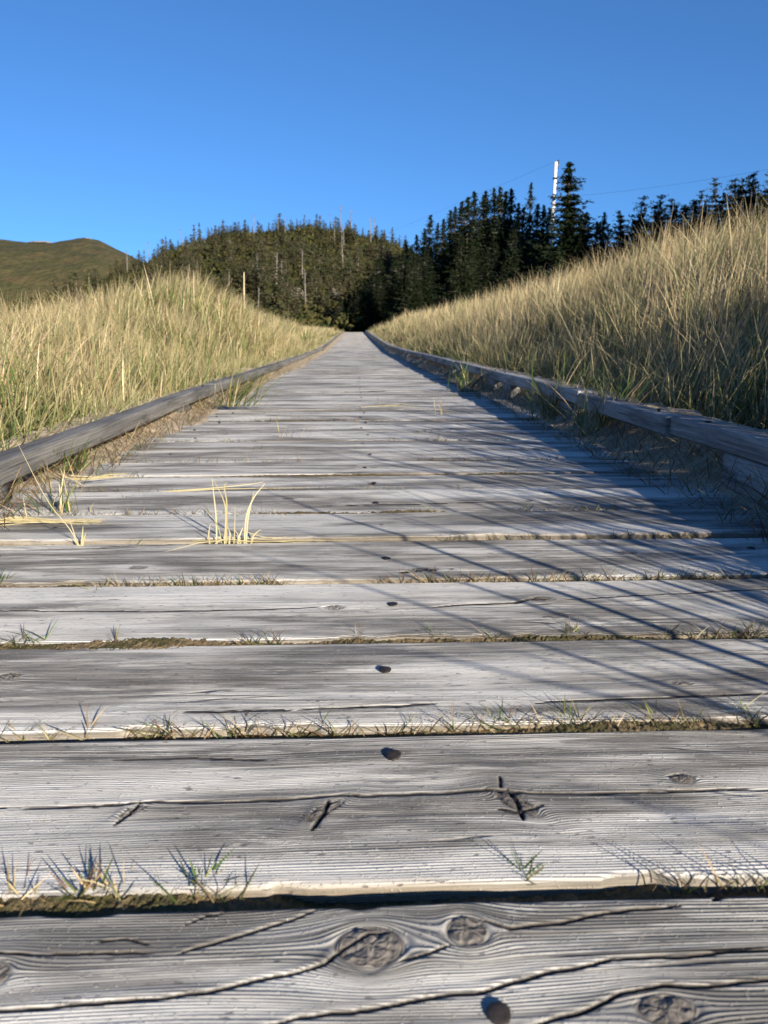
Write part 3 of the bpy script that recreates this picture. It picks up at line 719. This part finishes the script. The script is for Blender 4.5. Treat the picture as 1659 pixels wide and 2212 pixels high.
# the tall dry tuft on the boards left of centre
O = deckpt(495, 1174); sc = np.linalg.norm(O-np.array([0, 0, H]))/1659
def cv(*pts):        # (right px, away cm, up px) -> metres at the tuft
    return [(a*sc, b*.01, c*sc) for a, b, c in pts]
pc = [(.56, .49, .29), (.50, .43, .23), (.42, .37, .19), (.54, .47, .30)]
cvs = [cv((-26, 0, -4), (-24, .2, 60), (-28, .6, 100), (-31, 1, 140)), cv((-10, 0, -4), (-2, .2, 70), (-8, 0, 100), (-24, -.4, 138)),
       cv((-6, 0, 0), (0, .3, 90), (-6, .3, 125), (2, .1, 132)), cv((32, 0, -4), (38, 0, 60), (55, .2, 100), (80, .5, 128)),
       cv((36, 0, 0), (42, 0, 55), (50, .3, 88), (56, .5, 110)), cv((-40, 0, -4), (-42, 0, 20), (-38, .2, 42)), cv((10, 0, -4), (14, 0, 40), (16, .3, 80)),
       cv((18, 0, -4), (22, 0, 15), (30, .3, 34)), cv((26, 0, -4), (20, 0, 18), (12, .3, 30)), cv((46, 0, -4), (52, .1, 18), (68, .2, 30)),
       cv((-15, 0, 0), (-20, 0, 40), (-45, .3, 72), (-50, .3, 76)), cv((0, 0, -3), (4, 0, 22), (-4, .3, 40)), cv((-30, 0, 0), (-10, -.1, 12), (30, -.1, 6), (70, -.2, 5)),
       cv((20, 0, 6), (80, -.3, 4), (160, -.2, 7), (250, 0, 3)), cv((10, 0, 3), (90, -.5, 6), (170, -.4, 2)), cv((40, 0, 10), (90, 0, 8), (120, 0, 14)),
       cv((-20, 0, 6), (-60, -.5, 5), (-120, -4.2, 2)), cv((30, 0, 28), (70, 0, 14), (108, 0, 10)), cv((-80, .3, 5), (-20, 0, 8), (30, -.1, 3))]
ribbons('dry_grass_tuft', 'tall pale dry grass tuft standing alone on the boards left of centre', 'grass tuft', 'grass tufts rooted between the planks', O, cvs,
        [.0020, .0018, .0019, .0021, .0016, .0020, .0014, .0022, .0016, .0020, .0011, .0018, .0013, .0011, .0010, .0010, .0012, .0010, .0010], [pc[i % 4] for i in range(len(cvs))])
O = deckpt(175, 1182); sc = np.linalg.norm(O-np.array([0, 0, H]))/1659
cvs = [cv((0, 0, -3), (-20, .2, 40), (-60, .6, 90), (-110, 1, 215)), cv((0, 0, -3), (4, .2, 22), (6, .4, 42)), cv((2, 0, -3), (8, .2, 20), (12, .2, 30)),
       cv((-4, 0, -3), (-12, .2, 30), (-20, .3, 62)), cv((0, 0, 0), (-10, 0, 14), (-24, 0, 20))]
ribbons('dry_grass_tuft', 'thin pale sprig on the boards in front of the left kerb end', 'grass tuft', 'grass tufts rooted between the planks', O, cvs, [.0016, .0022, .002, .0016, .0016], [pc[i % 4] for i in range(5)])
# flattened straw bundle at the left edge of the boards
O = deckpt(60, 1135); sc = np.linalg.norm(O-np.array([0, 0, H]))/1659
cvs = [cv((-90, rng.uniform(-3, 2), rng.uniform(3, 14)), (-20+rng.uniform(-20, 20), rng.uniform(-2, 2), rng.uniform(4, 18)), (60, rng.uniform(-.8, 1.2), rng.uniform(4, 10)), (rng.uniform(90, 160), rng.uniform(-1.5, 2.5), 4)) for _ in range(22)]
ribbons('straw_bundle', 'flattened pale straw lying across the boards at the left picture edge', 'straw', None, O, cvs, [.0012]*22, [pc[i % 4] for i in range(22)])
O = deckpt(215, 1035, .01); sc = np.linalg.norm(O-np.array([0, 0, H]))/1659
cvs = [cv((-80, 1, 20), (-70, 0, 2), (-30, -1, 3), (20, -.5, 5), (65, .5, 3)), cv((-80, 1, 12), (-60, 0, 0), (-20, -1.6, 2), (30, -.8, 4)), cv((-20, -.5, 3), (20, 1, 8), (50, 1.4, 8), (70, .6, 3)), cv((-60, 1, 6), (-20, 1, 3), (40, .2, 5))]
ribbons('straw_bundle', 'looping dry straw on the sand under the left kerb', 'straw', None, O, cvs, [.0026]*4, [pc[i % 4] for i in range(4)])
for (px, py, lab, sg) in ((560, 1060, 'long straw stem lying across the boards beyond the left kerb block', 1), (840, 868, 'pale straw stems lying on far boards near the middle', -1), (1400, 945, 'dry straw stem lying on shaded sand below the right kerb', 1)):
    O = deckpt(px, py); O[2] = float(deckz(O[1]))+.002; sc = np.linalg.norm(O-np.array([0, 0, H]))/1659
    if px == 560: cvs = [cv((-190, -1, 2), (-90, 0, 6), (0, 1.5, 12), (10, 3, 15)), cv((-200, -1.5, 2), (-60, .5, 3), (120, 1, 2))]
    else: cvs = [cv((-60, 0, 2), (-20, sg, 4), (20, sg*2, 4), (60, sg*2, 3)), cv((-40, 2, 2), (0, 0, 6), (50, -1, 2)), cv((-10, 2, 2), (30, 2.5, 8), (70, 1, 2))]
    ribbons('loose_straw', lab, 'straw', 'loose straw stems lying on the boardwalk', O, cvs, [.0018]*len(cvs), [pc[i % 4] for i in range(len(cvs))])

# ------------------------------------------------------------------ trees
def spruce_mesh(h, R, whorls, per, sub, seed, gap=0., lowest=.06, size=.13, droop=.25, power=.85, lean=0., ragged=.25):
    r = np.random.default_rng(seed); P = []; Nn = []
    tw = Acc()
    tz = np.linspace(0, 1, 9); cx = lean*h*tz**1.6+.02*h*np.sin(tz*5+seed)*.4; cy = .012*h*np.sin(tz*4+seed*2)
    V, F = tube(np.stack([cx, cy, tz*h*.985], 1), .028*h*(1-tz)**.8*.5+.012, 7); tw.add(V, F)
    cen = []; dirs = []; sz = []
    for i in range(whorls):
        t = lowest+(1-lowest)*((i+.5)/whorls); z0 = t*h
        ox = np.interp(t, tz, cx); oy = np.interp(t, tz, cy)
        rad = R*(1-t)**power*(1+.15*math.sin(i*2.3+seed))+.02
        k = max(3, int(per*(.6+.5*(1-t))))
        for j in range(k):
            if r.uniform() < gap: continue
            a = 2*pi*(j+r.uniform(-.4, .4))/k+i*1.1; L = rad*r.uniform(1-ragged*1.6, 1+ragged*.5)
            if r.uniform() < .05: L *= 1.2
            m = max(3, int(sub*(.35+.65*(1-t)))); s = (np.arange(m)+r.uniform(.2, .8, m))/m
            dz = -droop*L*s+.16*L*s**3+.28*(t > .82)*L
            sway = r.normal(0, .10, m)*L
            c = np.stack([ox+np.cos(a)*L*s-np.sin(a)*sway*s, oy+np.sin(a)*L*s+np.cos(a)*sway*s, z0+dz+r.normal(0, .035, m)*h*.15], 1)
            cen.append(c); d = np.tile([cos(a), sin(a), -.15], (m, 1)); dirs.append(d); sz.append(np.full(m, 1.)*(1.1-.45*s)*(.45+.75*(1-t)))
            if j % 2 == 0 or gap > .2:
                V, F = tube([[ox, oy, z0], [ox+cos(a)*L*.5, oy+sin(a)*L*.5, z0-droop*L*.45], [ox+cos(a)*L*.97, oy+sin(a)*L*.97, z0-droop*L+.14*L]], [.012*h*.3+.004, .010, .004], 3, cap=False); tw.add(V, F)
    # leader tip
    c = np.stack([np.full(10, cx[-1])+r.normal(0, .012, 10), r.normal(0, .012, 10)+cy[-1], h*np.linspace(.90, 1.0, 10)], 1); cen.append(c); dirs.append(np.tile([0, 0, 3.], (10, 1))); sz.append(np.linspace(.45, .2, 10))
    c = np.concatenate(cen); d = np.concatenate(dirs); s = np.concatenate(sz)*size
    # each needle spray: 3 narrow crossed quads
    Vs = []
    for q in range(3):
        dd = d+r.normal(0, .55, d.shape); dd /= np.linalg.norm(dd, axis=1)[:, None]
        nn = np.cross(dd, r.normal(0, 1, d.shape)); nn /= np.linalg.norm(nn, axis=1)[:, None]
        L = s[:, None]*r.uniform(.7, 1.5, (len(c), 1)); w = s[:, None]*.34
        cc = c+r.normal(0, .35, c.shape)*s[:, None]
        Vs.append(np.stack([cc-dd*L*.6-nn*w*.4, cc-dd*L*.1-nn*w, cc+dd*L*.8, cc-dd*L*.1+nn*w], 1))
    Vs = np.concatenate(Vs); nq = len(Vs)
    return tw, Vs.reshape(-1, 3), np.arange(nq*4).reshape(-1, 4)
def tree(name, label, cat, group, bark, leaf, **k):
    tw, V, F = spruce_mesh(**k)
    o = empty(name); tag(o, label, cat, group)
    tw.build('trunk', bark, o)
    mesh('crown', V, F, leaf, o, smooth=False)
    return o
def snag(label, h, seed, group=None):
    r = np.random.default_rng(seed); o = empty('dead_tree'); tag(o, label, 'dead tree', group)
    z = np.linspace(0, 1, 8); cx = .03*h*np.sin(z*3+seed); cy = z*0
    V, F = tube(np.stack([cx, cy, z*h], 1), .09*(1-z)**.6+.02, 6, cap=False)
    a = Acc(); a.add(V, F)
    for i in range(26):
        t = r.uniform(.25, 1) if i < 16 else r.uniform(.85, .99); an = r.uniform(0, 2*pi); L = r.uniform(.25, .9)*(1.1-t*.6)
        x0 = np.interp(t, z, cx); a.add(*tube([[x0, 0, t*h], [x0+cos(an)*L*.5, sin(an)*L*.5, t*h+r.uniform(-.05, .25)*L], [x0+cos(an)*L, sin(an)*L, t*h+r.uniform(.0, .6)*L]], [.03, .022, .01], 4, cap=False))
    a.build('trunk', M_DEADWOOD, o); return o
def place(proto, used, loc, rz, sc, label=None, group=None):
    if not used:
        o = proto; used.append(1)
    else:
        o = proto.copy(); COL.objects.link(o)
        for ch in proto.children:
            c = ch.copy(); COL.objects.link(c); c.parent = o
    o.location = loc; o.rotation_euler = (0, 0, rz); o.scale = (sc[0], sc[0], sc[1]) if isinstance(sc, tuple) else (sc,)*3
    if label: o['label'] = label
    if group: o['group'] = group
    return o

GD = 'dark spruces massed right of the far end of the boardwalk'
LD = 'dark shaded spruce packed in the black stand right of the path end'
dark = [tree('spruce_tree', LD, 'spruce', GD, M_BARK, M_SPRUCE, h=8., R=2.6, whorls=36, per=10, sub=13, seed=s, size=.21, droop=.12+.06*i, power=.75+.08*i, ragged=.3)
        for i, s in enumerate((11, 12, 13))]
du = [[], [], []]
def crown_top(px, py, Y): return depthpt(px, py, Y)
def tree_at(protos, used, i, px, py, Y, h0=8., wid=1., **k):
    """stand a copy on the terrain at depth Y so that its tip has the height seen in the photograph"""
    tp = depthpt(px, py, Y); g0 = float(G(tp[0], Y)); hh = max(2., tp[2]-g0)
    return place(protos[i % len(protos)], used[i % len(protos)], (tp[0], Y, g0-.1), random.uniform(0, 6.3), (wid*hh/h0, hh/h0), **k)
sil = [(878, 515, 62), (902, 505, 58), (915, 490, 60), (930, 462, 57), (945, 480, 62), (958, 470, 55), (972, 452, 60), (985, 445, 56), (1000, 432, 58), (1012, 424, 54), (1028, 412, 57), (1042, 418, 60),
       (1052, 410, 55), (1068, 405, 58), (1082, 400, 54), (1094, 412, 57), (1108, 406, 60), (1118, 436, 53), (1132, 446, 56), (1160, 438, 54), (1172, 440, 58), (1186, 448, 56), (1255, 470, 52), (1270, 455, 55)]
for i, (a, b, Yd) in enumerate(sil): tree_at(dark, du, i, a, b, Yd, wid=random.uniform(.9, 1.15))
for i in range(24):                                # lower rows in front, filling the stand down to the grass
    a = random.uniform(845, 1290); top = np.interp(a, [845, 930, 1100, 1290], [545, 520, 470, 500])
    tree_at(dark, du, i, a, top+random.uniform(0, 70), random.uniform(45, 56), wid=1.1)
for i in range(32):
    a = random.uniform(732, 895); tree_at(dark, du, i, a, np.interp(a, [732, 765, 800, 850, 895], [650, 622, 578, 538, 512])+random.uniform(-8, 45), random.uniform(50, 60), wid=1.25)
o = tree_at(dark, du, 1, 1146, 392, 52, wid=.62); o['label'] = 'narrow pointed spruce spire standing above the dark stand, left of the white pole'
# the tall lone spruce by the pole
hero = tree('spruce_tree', 'tallest spruce with layered open branches, right beside the white pole', 'spruce', None, M_BARK, M_SPRUCE, h=9., R=3.5, whorls=27, per=12, sub=26, seed=5, size=.23, droop=.12, power=.88, ragged=.42, lowest=.03)
tp = depthpt(1235, 346, 45); g0 = float(G(tp[0], 45)); place(hero, [], (tp[0], 45, g0-.1), .4, (1.35*(tp[2]-g0)/9., (tp[2]-g0)/9.))
for a, b, Yd, lab in ((1305, 456, 50, 'small lone spruce just right of the tallest spruce'), (1290, 478, 52, 'stubby spruce between the tallest spruce and the small lone one')):
    o = tree_at(dark, du, 0, a, b, Yd, wid=.8); o['label'] = lab
# scraggly trees behind the crest of the right dune
GR = 'wind-bent spruces along the ridge above the right dune'
rag = [tree('spruce_tree', 'wind-bent ragged spruce on the ridge above the right dune', 'spruce', GR, M_BARK, M_SPRUCE, h=6., R=2.3, whorls=15, per=8, sub=11, seed=s, size=.26, gap=.15, droop=.05, power=.6, lean=.10*(i-.5), ragged=.5) for i, s in enumerate((31, 33, 34))]
ru = [[], [], []]
for i, (a, b) in enumerate([(1335, 470), (1350, 462), (1365, 452), (1378, 422), (1392, 440), (1405, 446), (1418, 418), (1432, 440), (1446, 436), (1460, 428), (1472, 444), (1488, 436), (1502, 430), (1516, 410), (1530, 418), (1542, 412),
                            (1556, 382), (1570, 404), (1584, 388), (1598, 384), (1610, 378), (1624, 376), (1638, 372), (1650, 366), (1664, 362), (1685, 355), (1710, 350)]):
    tree_at(rag, ru, i, a, b, random.uniform(58, 74), h0=6., wid=1.1)
for i in range(32): 
    a = random.uniform(1310, 1720); tree_at(rag, ru, i, a, np.interp(a, [1310, 1500, 1720], [480, 438, 385])+random.uniform(-8, 22), random.uniform(54, 66), h0=6., wid=1.2)

# left hill: battered spruces, deadwood
GL = 'battered spruces covering the hill left of the path end'
LL = 'battered grey-green spruce among many on the sunlit hill left of the path end'
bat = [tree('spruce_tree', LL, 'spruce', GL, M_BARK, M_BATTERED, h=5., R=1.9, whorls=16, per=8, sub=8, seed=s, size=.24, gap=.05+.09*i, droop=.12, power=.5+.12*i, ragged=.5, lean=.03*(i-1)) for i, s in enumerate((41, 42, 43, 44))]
bu = [[], [], [], []]
cnt = 0
crest = [(250, 552), (285, 545), (300, 535), (330, 535), (352, 528), (372, 520), (385, 512), (402, 516), (418, 498), (432, 490), (450, 484), (467, 482), (480, 480), (498, 490), (512, 482), (528, 470), (545, 484), (560, 476), (580, 478),
         (597, 474), (612, 484), (628, 476), (642, 466), (655, 456), (668, 470), (682, 474), (700, 478), (715, 474), (748, 476), (765, 480), (783, 484), (800, 486), (815, 500), (830, 498), (848, 484), (862, 500), (875, 512)]
for i, (a, b) in enumerate(crest):
    tree_at(bat, bu, i, a, b+5, random.uniform(104, 118), h0=5., wid=1.25); cnt += 1
for i in range(135):
    Yd = random.uniform(58, 112); u = random.uniform(-.37, .075); x = u*Yd
    if u < -.27 and random.random() < .4: continue
    place(bat[i % 4], bu[i % 4], (x, Yd, float(G(x, Yd))-.15), random.uniform(0, 6.3), (random.uniform(.6, 1.2), random.uniform(.38, .85)*(1-.3*(Yd > 98)))); cnt += 1
# the rest of the small trees between them, too many to keep apart: one mass
acc = Acc()
_, cvV, cvF = spruce_mesh(h=5., R=1.9, whorls=12, per=7, sub=6, seed=77, size=.30, gap=.08, droop=.12, power=.6, ragged=.5)
for i in range(150):
    Yd = random.uniform(62, 114); x = random.uniform(-.30, .06)*Yd; a = random.uniform(0, 6.3); sx = random.uniform(.45, .85); sz = random.uniform(.3, .6)
    Vx = np.stack([(cvV[:, 0]*cos(a)-cvV[:, 1]*sin(a))*sx+x, (cvV[:, 0]*sin(a)+cvV[:, 1]*cos(a))*sx+Yd, cvV[:, 2]*sz+float(G(x, Yd))-.1], 1)
    acc.add(Vx, cvF)
o = acc.build('forest', M_BATTERED, smooth=False); tag(o, 'small scrubby conifers filling the spaces between the bigger hill trees', 'forest', kind='stuff')
# snags
GS = 'bare dead trees sticking out of the hill forest'
sn = [snag('bare dead tree poking out of the hill forest', 5.5, 51, GS), snag('bare dead tree poking out of the hill forest', 5., 52, GS)]; su = [[], []]
o = snag('tallest bare dead tree with a twiggy top on the hill crest', 6.5, 53, GS); tp = depthpt(737, 440, 108); g0 = float(G(tp[0], 108)); place(o, [], (tp[0], 108, g0-.1), 0, (tp[2]-g0)/6.5)
for i, (a, b) in enumerate([(350, 516), (392, 494), (548, 462), (600, 462), (616, 468), (690, 462), (712, 458), (758, 452), (800, 466), (808, 472), (318, 520), (272, 540)]):
    tree_at(sn, su, i, a, b, random.uniform(100, 112), h0=5.5 if i % 2 == 0 else 5.)
for i in range(12):
    Yd = random.uniform(62, 100); x = random.uniform(-.24, .04)*Yd
    place(sn[i % 2], su[i % 2], (x, Yd, float(G(x, Yd))-.1), random.uniform(0, 6), random.uniform(.4, .7))
# undergrowth on the hill
n = 70000; Yd = rng.uniform(50, 125, n); u = np.where(rng.uniform(0, 1, n) < .75, rng.uniform(-.6, .08, n), rng.uniform(-.5, .62, n)); x = u*Yd
cl = fbm(x*.35, Yd*.35, 950, 3); z = G(x, Yd)+np.clip(.5+cl*1.6, .05, 2.2)*rng.uniform(0, 1, n)**.6
c = np.stack([x, Yd, z], 1); d1 = rng.normal(0, 1, (n, 3)); d1 /= np.linalg.norm(d1, axis=1)[:, None]; d2 = np.cross(d1, rng.normal(0, 1, (n, 3))); d2 /= np.linalg.norm(d2, axis=1)[:, None]
s = rng.uniform(.10, .24, (n, 1)); V = np.stack([c-d1*s, c-d2*s*.7, c+d1*s, c+d2*s*.7], 1).reshape(-1, 3)
o = mesh('undergrowth', V, np.arange(n*4).reshape(-1, 4), M_UNDER, smooth=False); tag(o, 'brown and green scrub covering the hillside between the trees', 'undergrowth', kind='stuff')

# rocks on the slopes
def rock(label, loc, s, seed, group=None):
    a = 14; b = 9; th = np.linspace(0, 2*pi, a, endpoint=False); ph = np.linspace(.02, pi-.02, b)
    T, Pp = np.meshgrid(th, ph, indexing='ij'); r = 1+.35*fbm(np.cos(T)*1.7+seed*3+5, np.sin(T)*1.7+Pp*1.5+9, seed, 3)
    r = np.round(r*6)/6*.6+r*.4
    V = np.stack([r*np.sin(Pp)*np.cos(T)*s[0], r*np.sin(Pp)*np.sin(T)*s[1], r*np.cos(Pp)*s[2]], -1).reshape(-1, 3)
    F = [(i*b+j, ((i+1) % a)*b+j, ((i+1) % a)*b+j+1, i*b+j+1) for i in range(a) for j in range(b-1)]
    o = mesh('rock', V, F, M_ROCK, smooth=False); o.location = loc; return tag(o, label, 'rock', group)
def rock_at(lab, px, py, Y, s, seed): 
    q = depthpt(px, py, Y); rock(lab, q, s, seed)
def on_ground(px, py, y0=52, y1=118):
    for Yd in np.arange(y0, y1, .5):
        q = depthpt(px, py, Yd)
        if float(G(q[0], Yd)) > q[2]-.1: return q
    return depthpt(px, py, y1)
rock('pale rock outcrop low in the scrub behind the left grass', on_ground(560, 612), (1.3, .9, .8), 3)
rock('grey rock at the foot of the hill beside the path end', on_ground(722, 652), (.6, .6, 1.0), 4)
rock('grey boulder showing between the spruces halfway up the hill', on_ground(497, 532), (.8, .7, .7), 5)
rock('small brownish rock right of the pale outcrop', on_ground(640, 640), (.7, .6, .7), 6)
def far_ground(px, py):
    q = depthpt(px, py, 420); return q
rock('long pale ledge on top of the far moorland hill', depthpt(85, 524, 408), (6, 3, .7), 7)
rock('small pale ledge near the peak of the far moorland hill', depthpt(188, 517, 408), (2.6, 2, .6), 8)

# ------------------------------------------------------------------ pole, wires, stake
pt = depthpt(1201, 350, 47); pb = depthpt(1192, 500, 47); d = (pt-pb); bot = pb+d*((G(pb[0], 47)-.3-pb[2])/d[2])
pole = empty('utility_pole', tuple(bot)); tag(pole, 'bleached white wooden utility pole leaning beside the tallest spruce', 'utility pole')
zz = np.linspace(0, 1, 12)[:, None]
V, F = tube((pt-bot)*zz, np.linspace(.13, .085, 12), 14); mesh('shaft', V, F, M_POLE, pole)
q = (pt-bot)
V, F = tube([q+[.1, 0, -.35], q+[.13, 0, -.2], q+[.14, 0, .12]], [.05, .045, .035], 8); mesh('insulator', V, F, M_WIRE, pole)
for f_ in (.80, .905):
    V, F = tube([q*f_, q*f_+np.array([0, 0, .10])], [.125, .125], 14); mesh('band', V, F, M_WIRE, pole)
V, F = tube([q*.80+[.14, -.1, 0], q*.80+[.45, -.2, .05]], [.04, .03], 6); mesh('bracket', V, F, M_WIRE, pole)
def wire(a, b, sag, label):
    s = np.linspace(0, 1, 24)[:, None]; p = a+(b-a)*s; p[:, 2] -= sag*4*(s*(1-s))[:, 0]
    V, F = tube(p, .0045, 5); o = mesh('power_line', V, F, M_WIRE); tag(o, label, 'power line')
wire(bot+q*.80+np.array([.45, -.2, .05]), depthpt(1900, 318, 34), .25, 'thin overhead wire running from the pole up to the right picture edge')
wire(pt+np.array([.14, 0, .1]), depthpt(560, 610, 130), .3, 'faint thin wire sagging from the pole top down toward the left hill')
c = depthpt(525, 600, 14); gz = float(G(c[0], 14)); tp = depthpt(527, 588, 14)
V, F = tube([[c[0]-.02, 14, gz-.1], [c[0], 14, (gz+tp[2])/2], [tp[0], 14, tp[2]]], [.018, .014, .009], 8)
o = mesh('stake', V, F, M_STAKE); tag(o, 'pale broken stake sticking up from the left grass below the hill', 'stake')
print('trees hill', cnt, 'objects', len(S.objects))
